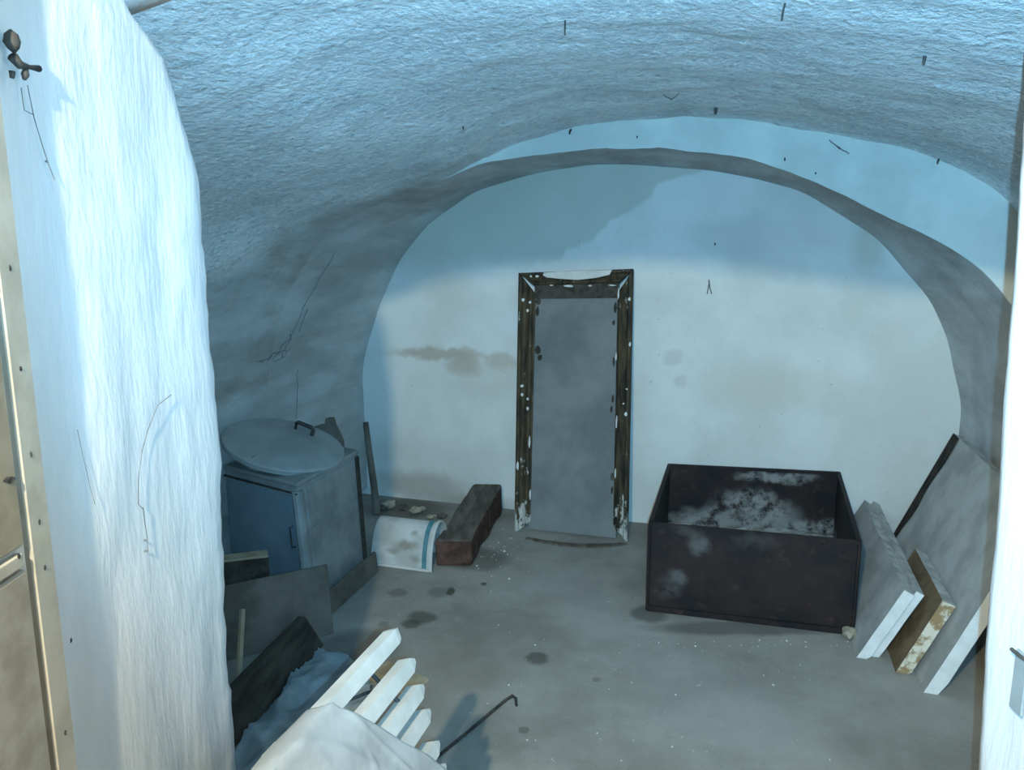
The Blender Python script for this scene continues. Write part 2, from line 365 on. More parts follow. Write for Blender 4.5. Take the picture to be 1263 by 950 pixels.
# front vault
rows = []; NF = 150
for i in range(NF + 1):
    q = i / NF; d = D_STEP + (D_FRONT - .08 - D_STEP) * q
    rows.append([rough_pt(W(a, d, b), .014, 3.2, 2.0, CEN) for a, b in PO])
outer_edge = rows[0]
struct('ceiling', grid(rows), 'vault', 'rough pale blue limewashed barrel vault with trowelled lumpy surface', True)
# step face between the two vaults
rows = [[a.lerp(b, k / 4) + (A * -.004 * nz(a.lerp(b, k / 4), 6) if 0 < k < 4 else Vector()) for a, b in zip(inner_edge, outer_edge)] for k in range(5)]
struct('trim_1', grid(rows), 'step', 'crescent shaped plastered step between front and rear vault')
# end wall
rows = []
for i in range(61):
    rows.append([W(sL - .15 + (sR - sL + .3) * k / 90, D_END, -.01 + 2.62 * i / 60) for k in range(91)])
for r in rows:
    for j, p in enumerate(r): r[j] = p + A * (.010 * nz(p, 2.2, 4) + .003 * nz(p, 9, 1))
bm = grid(rows)
struct('wall_back', bm, 'end', 'whitewashed end wall with damp stains under the round arch', True)
# floor
rows = []
for i in range(70):
    row = []
    for k in range(70):
        x = -3.2 + 6.4 * k / 69; y = -2 + 8 * i / 69
        row.append(Vector((x, y, 0)))
    rows.append(row)
struct('floor', grid(rows), 'floor', 'dusty grey concrete cellar floor with damp spots')

# ---- door wall: left jamb, right jamb, lintel
XJ = -.577; XT = -.5565; YT = .883
def yB(z):
    base = 1.445 + min(1, max(0, (z - .5) / .9)) * .055
    for z0, z1, a, b in ((1.88, 1.93, base, 1.455), (1.93, 2.04, 1.455, 1.385), (2.04, 2.09, 1.385, 1.24)):
        if z0 <= z < z1: return a + (b - a) * (z - z0) / (z1 - z0)
    return base if z < 1.88 else 1.24
rows = []; NZ = 120
for i in range(NZ + 1):
    z = 2.6 * i / NZ; y1 = yB(z); e = Vector((XJ, y1, z))
    mS = .0727; y1 = (-XJ + .92 * mS) / (-XJ / y1 + mS)
    y1 += .012 * nz(e, 5, 3) + .010 * nz(e, 15, 8) + .008 * nz(e, 41, 8); row = []
    row.append(Vector((-3.1, .30, z))); row.append(Vector((XJ, .30, z)))
    for k in range(25):
        y = YT - .06 + (y1 - .03 - YT + .06) * k / 24; p = Vector((XJ + mS * max(0, y - .92), y, z))
        row.append(p + Vector((.005 * nz(Vector((0, y * 2.2, z * .8)), 5, 7) * min(1, k / 8) + .002 * nz(Vector((0, y * 3, z)), 14, 9), 0, 0)))
    c = row[-1]
    row += [Vector((c.x - .006, y1 - .012, z)), Vector((c.x - .022, y1 - .001, z)), Vector((c.x - .05, y1 + .006, z))]
    sB = row[-1].dot(S)
    row.append(S * -2.8 + A * (row[-1].dot(A)) + UP * z)
    rows.append(row)
struct('wall_front_left', grid(rows, closed=True), 'jamb', 'thick whitewashed left side of the doorway with a rounded ragged edge', True)
XR = .80
rows = []
for i in range(NZ + 1):
    z = 2.6 * i / NZ; r = .63 + .037 * (1.92 - min(z, 2.2)); y1 = XR / r; e = Vector((XR, y1, z))
    y1 += .006 * nz(e, 5, 3) + .004 * nz(e, 19, 8); row = []
    row.append(S * 2.6 + A * (XR * A.x + y1 * A.y + .01) + UP * z)
    row += [Vector((XR + .05, y1 + .002, z)), Vector((XR + .015, y1 - .001, z)), Vector((XR + .003, y1 - .010, z))]
    for k in range(14):
        y = y1 - .025 - (y1 - .025 - .3) * (k / 13) ** 1.5; row.append(Vector((XR + .003 * nz(Vector((0, y * 2.2, z * .7)), 6, 2), y, z)))
    row.append(Vector((3.0, .3, z))); rows.append(row)
struct('wall_front_right', grid(rows, closed=True), 'jamb', 'whitewashed right side of the doorway', True)
rows = []
NLX = 40
def zfront(x):   # underside along the front edge
    return 2.200 - .17 * max(0, x + .12) ** 1.25 - .09 * max(0, -(x + .12)) ** 1.4
for j in range(6):
    y = [.95, 1.02, 1.09, 1.16, 1.21, 1.24][j]; k = (y - .95) / .29; row = []
    for i in range(NLX + 1):
        x = XJ - .03 + (XR - XJ + .06) * i / NLX; z = zfront(x)
        zb = 2.09 + (x - XJ) * .33
        if x > .1: zb = 2.30
        elif x > -.3: zb = 2.09 + (x - XJ) * .33
        p = Vector((x, y, z + (zb - z) * k ** 2)); row.append(p + UP * .006 * nz(p, 7, 4))
    rows.append(row)
top_f = [Vector((p.x, .95, 2.62)) for p in rows[0]]; top_b = [Vector((p.x, 1.24, 2.62)) for p in rows[0]]
bm = grid(rows + [top_b, top_f, rows[0]]); bmesh.ops.remove_doubles(bm, verts=bm.verts[:], dist=1e-5)
struct('wall_front', bm, 'jamb', 'plastered arched lintel over the doorway', True)
bm = obox(S * -2.9 + A * (D_FRONT - .55) + UP * 2.6, S * 5.8, A * .55, UP * .5)
struct('wall_front_top', bm, 'jamb', 'plain wall above the doorway')

# tiles beside the door, on the passage side of the left jamb
tw = struct('wall_left', obox((XJ - .3, -.9, 0), (.3 + .012, 0, 0), (0, YT - .012 + .9, 0), (0, 0, 2.6)), 'grout', 'cream grouted wall of tan tiles beside the doorway')
ZJ = 1.385; YL = .836
def child(name, bm, mat, par, label=None):
    o = link(bpy.data.objects.new(name, mesh(name, bm, mat))); o.parent = par
    if label: o['label'] = label
    return o
zs = [ZJ + .012 + .32 * k for k in range(-5, 5)]
for k, z0 in enumerate(zs):
    za, zb = max(0.0, z0 + .014), min(2.6, z0 + .32 - .014)
    if zb - za < .03: continue
    for c in range(5):
        y1 = YL - .004 - c * .305; y0 = y1 - .300
        child('tile', obox((XJ, y0, za), (XT - XJ, 0, 0), (0, y1 - y0, 0), (0, 0, zb - za), .003), 'tile_brown' if k >= 5 else 'tile_grey', tw)
    child('listel', obox((XJ, YL - 1.5, z0 - .009), (XT - XJ + .001, 0, 0), (0, 1.49, 0), (0, 0, .017), .002), 'tile_trim', tw)
child('trim_strip', obox((XJ, YL + .006, .001), (XT - XJ, 0, 0), (0, YT - YL - .006, 0), (0, 0, 2.59), .003), 'tile_trim', tw)

# scene ray caster for things that hang on the vault or the walls
bpy.context.view_layer.update()
TREES = []
for o in COL.objects:
    if o.type == 'MESH' and (o.get('kind') == 'structure' or o.parent is tw or o.parent == tw):
        TREES.append(BVHTree.FromPolygons([o.matrix_world @ v.co for v in o.data.vertices], [list(p.vertices) for p in o.data.polygons]))
def hit(u, v):
    r = ray(u, v).normalized(); best = None
    for t in TREES:
        h = t.ray_cast(CAM, r)
        if h[0] is not None and (best is None or h[3] < best[1]):
            n = h[1]; n = -n if n.dot(r) > 0 else n
            best = (h[0], h[3], n)
    return best[0], best[2]

# ------------------------------------------------------------------ framed mirror against the end wall
Dm = floorpt(708, 662).dot(A); mBL, mBR, mTL = floorpt(637, 658), floorpt(777, 667), atD(642, 338, D_END - .085)
mBL = mBL + A * (Dm - mBL.dot(A)); mBR = mBR + A * (Dm - mBR.dot(A))
mN = S.cross(mTL - mBL).normalized(); mN = mN if mN.dot(A) < 0 else -mN      # towards the room
def EW(u, v, off=.0):
    r = ray(u, v); o_ = mBL + mN * (off - .03); return CAM + r * ((o_ - CAM).dot(mN) / r.dot(mN))
mr = root('framed_mirror', (mBL + mBR) / 2, 'tall clouded grey mirror in a peeling moulded wooden frame leaning on the end wall', 'mirror')
mr.location.z = 0
def lerp(a, b, t): return a + (b - a) * t
def stile(pxs_outer, pxs_inner, name, bevel_out):
    """moulded length between outer line and inner line (pixels top, bottom), profile across"""
    (ot, ob), (it, ib) = pxs_outer, pxs_inner
    prof = [(0, .004), (0, .045), (.10, .055), (.22, .055), (.30, .040), (.45, .032), (.60, .040), (.72, .050), (.84, .044), (.92, .030), (1, .026), (1, .004)]
    top = [EW(*[lerp(ot[i], it[i], t) for i in (0, 1)]) + mN * h for t, h in prof]; bot = [EW(*[lerp(ob[i], ib[i], t) for i in (0, 1)]) + mN * h for t, h in prof]
    for b in bot: b.z = max(b.z, .004)
    N = 14; rows = [[a.lerp(b, k / N) for a, b in zip(top, bot)] for k in range(N + 1)]
    bm = grid(rows, closed=True); bm.faces.new([v for v in bm.verts[:len(prof)]]); bm.faces.new([v for v in list(bm.verts)[-len(prof):]])
    return bm
def peel(name, center_flags, seed):
    """old varnish with peeling pale paint showing lower down"""
    t = NT(name); v = t.stretch((6, 6, .8))
    c = t.mix(t.ramp(t.noise(5, 5, .6, v), .35, .65), (.022, .020, .014), (.085, .062, .034))
    c = t.mix(t.math('MULTIPLY', t.ramp(t.noise(3, 4, .6, v), .5, .7), .6), c, (.115, .088, .045))
    sx = t.n('ShaderNodeSeparateXYZ'); t.link(t.pos, sx.inputs[0])
    low = t.math('SUBTRACT', 1, t.ramp(sx.outputs[2], .02, .30))
    k = t.ramp(t.math('ADD', t.noise(9, 5, .7, t.stretch((2.4, 2.4, 1))), t.math('MULTIPLY', low, .22)), .63, .69)
    c = t.mix(k, c, (.50, .50, .46))
    return t.fin(c, .7, t.noise(30, 5, .6, v), .4, .005)
M['peel'] = peel('peeling_varnish', None, 0)
bm = stile(((642, 338), (637, 657)), ((662, 364), (655.5, 642)), 'stile', 0); part('frame_stile', bm, 'peel', mr)
bm = stile(((782, 333), (775, 667)), ((762.5, 364), (757, 648)), 'stile', 0); part('frame_stile', bm, 'peel', mr)
bm = stile(((642, 338), (782, 333)), ((662, 355), (764, 351)), 'rail', 0); part('frame_top_rail', bm, 'peel', mr)
bm = prism([EW(661, 353, .006), EW(764, 350, .006), EW(763, 368, .006), EW(661, 369, .006)], mN * .03); part('inner_slip', bm, 'darkwood', mr, label='reddish brown inner strip under the top rail')
def mat_mirror():
    t = NT('clouded_mirror')
    c = t.mix(t.ramp(t.noise(3, 5, .6), .35, .65), (.145, .16, .16), (.215, .23, .225))
    c = t.mix(t.math('MULTIPLY', t.ramp(t.noise(45, 3, .6), .68, .74), .6), c, (.10, .10, .09))
    return t.fin(c, .62, t.noise(40, 4), .05, .002, spec=.25)
M['mirror'] = mat_mirror()
q = [EW(659, 362, .008), EW(765, 362, .008), EW(760, 664, .008), EW(652, 657, .008)]
for p in q: p.z = max(p.z, .012)
part('mirror_glass', prism(q, mN * .012), 'mirror', mr)
# dark foxing blisters at the glass edge, small flakes of pale paint on the frame
def fleck(u, v, r, off, dz=1.0, n=7, thick=.003):
    p = EW(u, v, off); rr = random.Random(int(u * 7 + v)); k = (EW(u + 1, v, off) - p).length; up_ = mN.cross(S); up_ = up_ if up_.z > 0 else -up_
    return prism([p + S * (math.cos(a * 2 * math.pi / n) * r * k * rr.uniform(.7, 1.2)) + up_ * (math.sin(a * 2 * math.pi / n) * r * dz * k * rr.uniform(.7, 1.2)) for a in range(n)], mN * thick)
for (u, v, r, dz) in ((645.5, 370, 2.6, 1), (654, 373, 2, 1), (651, 383, 2.2, 1.1), (655, 341, 1.8, .9), (662.5, 341, 2.6, .7), (776.5, 369, 2.2, 1.4), (644, 476, 2.8, .8), (644, 487, 2.2, 1.1), (651, 492, 2, 1),
                      (651, 504, 2, 1.4), (773, 480, 1.6, 1), (772, 511, 2.2, 1.4), (769, 498, 1.4, 1), (777, 425, 1.5, 2.4), (653, 546, 1.5, 6), (654, 610, 1.5, 5), (760.5, 520, 1.3, 8), (759, 585, 1.3, 6), (760, 440, 1.2, 5),
                      (702, 353, 8, .22), (680, 352, 3, .3), (728, 352.5, 3, .35), (638.5, 575, 2, 3), (763, 362, 1.4, 6), (755, 352, 5, .2)):
    part('paint_flake', fleck(u, v, r * .85, .054, dz), 'whitepaint', mr)
for i, (u, v, r, dz) in enumerate(((664, 372, 3, 1.5), (663, 384, 2.2, 3), (663.5, 432, 4, 1.6), (666, 441, 3, 1.5), (759, 380, 2.4, 3), (757, 398, 2, 2), (756, 492, 1.6, 4), (754, 505, 2, 2.4), (755, 588, 2, 3), (755, 605, 1.6, 3), (757, 446, 1.6, 4), (662, 520, 1.4, 5))):
    part('foxing_spot', fleck(u, v, r, .0205, dz, 8, .0015), 'darkwood', mr)
# bare white patch with a curved lower edge along the top rail
poly = [(671, 336.5), (690, 335.2), (720, 334.3), (755, 333.2), (752, 339), (735, 343), (712, 345.5), (690, 344), (675, 342.5), (670, 340)]
part('bare_patch', prism([EW(u, v, .052) for u, v in poly], mN * .006), 'whitepaint', mr, label='bare whitish patch with curved edge on the top rail')
# curved sill piece on the floor
top = [(650, 664), (668, 667.5), (695, 671), (720, 672.5), (748, 672), (768, 671)]; bot = [(648, 665.5), (666, 670), (693, 674.5), (720, 676.5), (750, 675.5), (774, 673)]
rows = [[floorpt(*p) + UP * .002 for p in bot], [floorpt(*p) + UP * .008 - A * -.004 for p in bot], [floorpt(*p) + UP * .010 for p in top], [floorpt(*p) + UP * .002 for p in top]]
solo('bowed_strip', grid(rows + [rows[0]]), 'beam', 'thin bowed rusty strip on the floor in front of the mirror', 'strip', smooth=False)

# ------------------------------------------------------------------ rusty trough
fl_, fr = floorpt(798, 753), floorpt(1051, 783); H = .445
bl, br = floorpt(825, 573, H), floorpt(1035, 583, H); bl.z = br.z = 0
tr = root('rusty_trough', (fl_ + br) / 2, 'open rectangular rusty steel trough standing near the end wall', 'trough')
def wall_panel(p, q, h, t, inward):
    d = inward.normalized() * t
    bm = bmesh.new(); add_hexa(bm, [p, q, q + d, p + d, p + UP * h, q + UP * h, q + d + UP * h, p + d + UP * h]); return bm
for (p, q, inn) in ((fl_, fr, A), (fr, br, -S), (br, bl, -A), (bl, fl_, S)):
    bm = wall_panel(p, q, H, .006, inn)
    bmesh.ops.subdivide_edges(bm, edges=bm.edges[:], cuts=8, use_grid_fill=True)
    for v in bm.verts: v.co += inn * .006 * nz(v.co, 4, 3)
    o = part('side_panel', bm, ['rust', 'rust_in'], tr)
    for poly in o.data.polygons:
        if poly.normal.dot(inn) > .6: poly.material_index = 1
# folded rim, corner seams and a thin foot flange
c4 = [fl_, fr, br, bl]
for i in range(4):
    p, q = c4[i], c4[(i + 1) % 4]; inn = (A, -S, -A, S)[i]
    bm = bmesh.new(); a = p + UP * (H - .012) - inn * .007; b = q + UP * (H - .012) - inn * .007
    add_hexa(bm, [a, b, b + inn * .02, a + inn * .02, a + UP * .016, b + UP * .016, b + inn * .02 + UP * .016, a + inn * .02 + UP * .016]); part('rim', bm, 'rust', tr)
    part('corner_seam', tube([p + UP * .005, p + UP * (H - .01)], .009, 6), 'rust', tr)
bm = obox(fl_ - A * .012 + UP * .002, fr - fl_, A * .016, UP * .028); part('foot_flange', bm, 'rust', tr)
bm = bmesh.new(); z = .03
rows = [[bl.lerp(br, i / 24).lerp(fl_.lerp(fr, i / 24), k / 24) for i in range(25)] for k in range(25)]
for r in rows:
    for i, p in enumerate(r):
        c = (bl + br + fl_ + fr) / 4; r[i] = c + (p - c) * .985 + UP * (.05 + .04 * nz(p, 4, 1) + .02 * nz(p, 14, 2) + .05 * max(0, (p.dot(A) - c.dot(A))))
part('lime_residue', grid(rows), 'lime_fill', tr, label='pale crusted residue in the bottom')
bm = bmesh.new(); add_hexa(bm, [p + UP * .004 for p in (fl_, fr, br, bl)] + [p + UP * .01 for p in (fl_, fr, br, bl)]); part('bottom_plate', bm, 'rust', tr)

# ------------------------------------------------------------------ wash boiler with round lid
b0 = Vector((-.985, 3.375, 0)); bs = .595; hB = .665; bwl = .53
a1 = Vector((math.cos(math.radians(74)), math.sin(math.radians(74)), 0)); w1 = Vector((math.cos(math.radians(146)), math.sin(math.radians(146)), 0))
nF = Vector((-w1.y, w1.x, 0)); nF = nF if nF.y < 0 else -nF
nR = Vector((a1.y, -a1.x, 0))
wb = root('wash_boiler', b0 + (a1 * bs + w1 * bwl) / 2, 'blue grey zinc wash boiler with a round lid beside the left wall', 'boiler')
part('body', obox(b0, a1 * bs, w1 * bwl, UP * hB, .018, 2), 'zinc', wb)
part('front_panel', obox(b0 + w1 * .035 + UP * .02 - nF * .004, w1 * (bwl - .05), nF * .010, UP * (hB - .075), .003), 'bluepaint', wb, label='blue painted front panel')
part('side_plate', obox(b0 + a1 * .06 + UP * .03 - nR * .004, a1 * (bs - .11), nR * .010, UP * .40, .003), 'zinc', wb)
part('side_plate', obox(b0 + a1 * .06 + UP * .435 - nR * .004, a1 * (bs - .11), nR * .010, UP * .20, .003), 'zinc', wb)
part('corner_strip', tube([b0 + UP * .01 + a1 * .012 + w1 * .012, b0 + a1 * .012 + w1 * .012 + UP * (hB - .03)], .026, 10), 'zinc', wb)
part('corner_strip', obox(b0 + a1 * (bs - .035) + UP * .01 - nR * .004, a1 * .04, nR * .012, UP * (hB - .03), .004), 'darkwood', wb)
part('top_plate', obox(b0 + (nF + nR) * .012 + UP * (hB - .012), a1 * (bs + .02), w1 * (bwl + .01), UP * .022, .006), 'zinc', wb)
part('seam_strip', obox(b0 + (nF + nR) * .004 + UP * (hB - .045), w1 * bwl, nF * .008, UP * .008), 'iron', wb)
for z in (.10, .52): part('hinge', tube([b0 + nF * .006 + w1 * .022 + UP * z, b0 + nF * .006 + w1 * .022 + UP * (z + .07)], .007, 6), 'iron', wb)
part('front_handle', tube([b0 + nF * .006 + w1 * .05 + UP * .46, b0 + nF * .025 + w1 * .05 + UP * .46, b0 + nF * .025 + w1 * .05 + UP * .36, b0 + nF * .006 + w1 * .05 + UP * .36], .004, 6), 'iron', wb)
for o in wb.children:                      # the body flares a little towards the floor on the free side
    for v in o.data.vertices:
        p = v.co + wb.location; k = max(0.0, 1 - p.z / hB) * max(0.0, 1 - max(0, (p - b0).dot(w1)) / bwl); v.co += nR * .05 * k
# lid: tilted disc with a rolled rim
LC = aty(351, 546, 3.76); LR = .30
nrm = Vector((.27, -.12, 1)).normalized(); e1 = nrm.cross(A).normalized(); e2 = nrm.cross(e1)
def ringp(r, h, n=56): return [LC + (e1 * math.cos(2 * math.pi * k / n) + e2 * math.sin(2 * math.pi * k / n)) * r + nrm * h for k in range(n)]
prof = [(.001, .012), (.12, .011), (.20, .008), (LR - .035, .002), (LR - .012, .0), (LR, -.004), (LR + .002, -.012), (LR - .004, -.018), (LR - .006, -.034), (LR - .02, -.034), (LR - .02, -.008), (.001, -.006)]
bm = grid([ringp(r, h) for r, h in prof], closed=True)
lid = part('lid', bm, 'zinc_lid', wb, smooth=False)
tA_ = (A - nrm * A.dot(nrm)).normalized(); tS_ = (S - nrm * S.dot(nrm)).normalized()
hp = [LC + tA_ * .17 + tS_ * (.05 * s_) + nrm * h for s_, h in ((-1, .004), (-1, .042), (-.8, .05), (.8, .05), (1, .042), (1, .004))]
part('lid_handle', tube(hp, .011, 7), 'iron', lid)
for k in (-1, 1): part('handle_plate', obox(LC + tA_ * .155 + tS_ * (.05 * k - .02) + nrm * .001, tS_ * .04, tA_ * .03, nrm * .006), 'zinc', lid)
part('lid_seam', obox(LC - tS_ * .002 - tA_ * .27 - nrm * .002, tS_ * .004, tA_ * .20, nrm * .008), 'zinc', lid)
# a collar below the lid that carries it
CC = LC - nrm * .03
cz = hB + .005
rows = [[Vector((p.x, p.y, cz)) for p in ringp(LR - .09, 0)], ringp(LR - .09, -.008), ringp(LR - .105, -.008), [Vector((p.x, p.y, cz)) for p in ringp(LR - .105, 0)]]
part('collar', grid(rows + [rows[0]], closed=True), 'zinc', wb)

# rotten board standing behind the boiler
poly = [(383, 528), (392, 525), (400, 523.5), (401.5, 516.5), (409, 516), (411.5, 525), (416, 534), (421, 545), (430, 600), (380, 600)]
yy = 4.22
pp = [aty(u, v, yy) for u, v in poly]; pp[-2].z = pp[-1].z = 0
pp[-2].x = pp[-3].x; pp[-1].x = pp[0].x - .03
solo('rotten_board', prism(pp, (.01, .03, 0)), 'greywood', 'rotten jagged brown board standing behind the wash boiler', 'board')
# stick in the corner
tp = aty(451, 521, 5.03); bt = floorpt(465, 634)
bm = tube([bt + UP * .0, bt.lerp(tp, .3) + S * .004, bt.lerp(tp, .62), bt.lerp(tp, .64), tp], [.026, .023, .022, .021, .019], 8)
st = solo('wooden_post', bm, 'greywood', 'thin grey wooden post leaning in the corner beside the wash boiler', 'post')

# ------------------------------------------------------------------ half drum and beam
d0 = floorpt(455, 703); d1 = floorpt(531, 707)
ax = (S * 1.0).normalized(); Ld = .36; rD = .13
c0 = Vector((d1.x, d1.y, 0)) - ax * Ld + A * (rD + .012)
dr = root('half_drum', c0 + ax * Ld / 2, 'dirty white half round metal shell lying between wash boiler and beam', 'drum')
def shell(x0, x1, r, t, arc=(-.02, math.pi + .02), n=28, bulge=0):
    rows = []
    for x in (x0, x1):
        pass
    out = lambda x, rr: [c0 + ax * x + (-A * math.cos(a) + UP * math.sin(a) * 1.8) * rr for a in [arc[0] + (arc[1] - arc[0]) * k / n for k in range(n + 1)]]
    rows = [out(x0, r), out(x1, r), out(x1, r - t), out(x0, r - t), out(x0, r)]
    bm = grid(rows)
    for v in bm.verts: v.co.z = max(v.co.z, .002)
    return bm
part('shell', shell(0, Ld, rD, .006), 'drum', dr, True)
part('band', shell(Ld - .055, Ld - .03, rD + .004, .003), 'teal', dr, True, 'teal painted hoop')
part('end_rim', shell(Ld - .014, Ld + .004, rD + .006, .008), 'drum', dr, True)
part('flange', obox(c0 - A * (rD + .018) - ax * .01 + UP * .002, ax * (Ld + .0), A * .03, UP * .014, .004), 'whitepaint', dr, label='white turned edge at the floor')

f0, f1 = floorpt(537, 700), floorpt(581, 700); k1 = floorpt(620, 633)
dir_ = (k1 - f1); Lb = dir_.length; dir_.normalize(); sd = (f1 - f0)
bm = obox(f0 + UP * .004, sd, dir_ * Lb, UP * .150, .022, 2)
bmesh.ops.subdivide_edges(bm, edges=[e for e in bm.edges if e.calc_length() > .3], cuts=14, use_grid_fill=True)
bm.normal_update()
for v in bm.verts: v.co += Vector((nz(v.co, 7, 1), nz(v.co, 7, 2), nz(v.co, 7, 3) * .6)) * .012
for v in bm.verts: v.co.z = max(.002, v.co.z * (1 + .32 * (v.co - f0).dot(dir_) / Lb))
bm.normal_update()
o = solo('weathered_beam', bm, ['beam', 'beam_end'], 'thick weathered wooden beam with a dark reddish cut end lying on the floor', 'beam')
for p in o.data.polygons:
    if p.normal.dot(-dir_) > .75 or p.normal.dot(sd.normalized()) > .8: p.material_index = 1

# ------------------------------------------------------------------ slabs at the right
def slab(name, fb, up, L, th, face, endm, label, group, jag=None, topm=None, backm=None, seed=1, parts=()):
    """board on its long edge: fb front bottom corner, up = slanted height vector, length L along A, thickness vector th"""
    L_ = A * L; n1, n2, n3 = 10, 16, 1
    bm = obox(fb, th, L_, up)
    bmesh.ops.subdivide_edges(bm, edges=[e for e in bm.edges if e.calc_length() > .1], cuts=9, use_grid_fill=True)
    if jag:
        for v in bm.verts: jag(v, fb, up, L_)
    bm.normal_update()
    for v in bm.verts: v.co += Vector((nz(v.co, 9, seed), nz(v.co, 9, seed + 1), 0)) * .0025
    for v in bm.verts: v.co.z = max(.002, v.co.z)
    r = root(name, fb + L_ / 2, label, 'slab', group)
    o = part('panel', bm, [face, endm, topm or face, backm or face], r)
    for p in o.data.polygons:
        if p.normal.dot(-A) > .7: p.material_index = 1
        elif p.normal.dot(up.normalized()) > .7: p.material_index = 2
        elif p.normal.dot(A) > .7: p.material_index = 3
    return r
fbA = floorpt(1056, 812); tA = aty(1113, 722, fbA.y); thv = lambda up, t: (S - up.normalized() * S.dot(up.normalized())).normalized() * t
uA = tA - fbA; uA -= A * uA.dot(A)
def jagA(v, fb, up, L_):
    q = (v.co - fb).dot(A) / L_.length; h = (v.co - fb).dot(up) / up.length_squared
    if h > .9: v.co -= up * .10 * max(0, nz(v.co, 6, 2)) * (q > .15)
M['slab_top'] = simple('crumbly_dusty_top', (.38, .385, .365), (.60, .61, .585), 16, .95, .6, 40, .012)
slab('insulation_slab', fbA, uA, 1.2, thv(uA, .045), 'slab', 'slab_end', 'grey faced slab with a clean white end leaning next to the rusty trough', 'slabs leaning by the right wall', jagA, 'slab_top')
fb2 = fbA + thv(uA, .051) + A * .03; u2 = uA * 1.03
slab('insulation_slab', fb2, u2, 1.2, thv(uA, .034), 'slab', 'slab_end', 'thin white ended slab pressed behind the one next to the trough', 'slabs leaning by the right wall', None, 'slab_top', seed=4)
fbB = floorpt(1104, 830); tB = aty(1160, 735, fbB.y); uB = tB - fbB; uB -= A * uB.dot(A)
slab('insulation_slab', fbB, uB, .56, thv(uB, .052), 'cork', 'cork_end', 'short brown stained slab with a crumbly yellowish end', 'slabs leaning by the right wall', None, 'slab_top', seed=9)
fbC = floorpt(1139, 855); bC = atD(1178, 536, (fbC + A * 1.25).dot(A)); uC = bC - (fbC + A * 1.25); uC -= A * uC.dot(A)
def jagC(v, fb, up, L_):
    q = (v.co - fb).dot(A) / L_.length
    if q > .95: v.co += A * .03 * nz(v.co, 12, 5)
rC = slab('insulation_slab', fbC, uC, 1.25, thv(uC, .055), 'slab', 'slab_end', 'largest grey slab with a blackened far edge leaning on the right wall', 'slabs leaning by the right wall', jagC, 'slab_top', 'charred', seed=13)
# blackened rim on the face along the far edge
pts = []
for k in range(13):
    h = .02 + .98 * k / 12; pts.append(fbC + A * (1.25 - .03 - .055 * (1 + nz(Vector((h * 5, 0, 0)), 1, 3)) * (.35 + h)) + uC * h)
far = [fbC + A * 1.268 + uC * (.02 + .98 * k / 12) for k in range(13)]
n_ = -thv(uC, 1)
part('blackened_rim', grid([[p + n_ * .003 for p in pts], [p + n_ * .005 for p in far], [p - n_ * .05 for p in far]]), 'charred', rC, label='charred black edge')

# ------------------------------------------------------------------ timber pile at the left
def board(name, p0, p1, up, th, mat, label, bev=.003, group='old boards beside the wash boiler', am=.002, cat='board', extra=None):
    p0, p1, up, th = map(Vector, (p0, p1, up, th))
    bm = obox(p0, p1 - p0, th, up, bev)
    o = solo(name, bm, mat, label, cat, group); return o
pr = aty(404, 697, 3.29); pl = floorpt(285, 722, pr.z); dirp = (pl - pr); dirp.normalize()
endp = pr + dirp * .78
back = Vector((-dirp.y, dirp.x, 0)); back = back if back.y > 0 else -back
lean = back * .05
board('plywood_panel', Vector((endp.x, endp.y, 0)) - lean, Vector((pr.x, pr.y, 0)) - lean, Vector((0, 0, pr.z)) + lean, back * .014, 'greywood', 'wide thin grey brown panel standing in front of the wash boiler')
board('sawn_block', Vector((-1.36, 3.20, 0)), Vector((-1.10, 3.28, 0)), Vector((0, 0, .355)), (-.02, .055, 0), 'darkwood', 'short pale topped block with its shaded front painted dark, behind the thin panel', cat='block')  # front stands in shade; that shade is put into the dark wood colour
bm = obox((-1.365, 3.192, .355), (.265, .085, 0), (-.025, .068, 0), (0, 0, .012), .003); solo('block_top', bm, 'palewood', 'pale top face of the short block, made as a separate strip', 'lath')  # stands in for the pale top face of the block
r1 = floorpt(400, 796); r0 = floorpt(297, 915); dd = (r1 - r0).normalized(); r0 = r1 - dd * 1.15
l1 = floorpt(372, 760, .17)
hup = Vector((l1.x - r1.x, 0, .17)); hup = Vector((-.075, .0, .135))
board('dark_plank', r0, r1, hup, Vector((-.038, .012, 0)), 'darkwood', 'long dark plank standing on its edge beside the blue plastic sheet', cat='plank')
a = b0 + nR * .085 - a1 * .03; b = b0 + nR * .085 + a1 * (bs + .0)
board('grey_plank', a, b, Vector((0, 0, .115)) - nR * .012, nR * .018, 'greywood', 'low grey plank along the foot of the wash boiler', cat='plank')
t0 = floorpt(294, 850); 
solo('thin_lath', tube([t0 + UP * .01, aty(299, 752, 3.0)], [.012, .012], 4), 'palewood', 'thin brown lath leaning on the grey brown panel', 'lath')

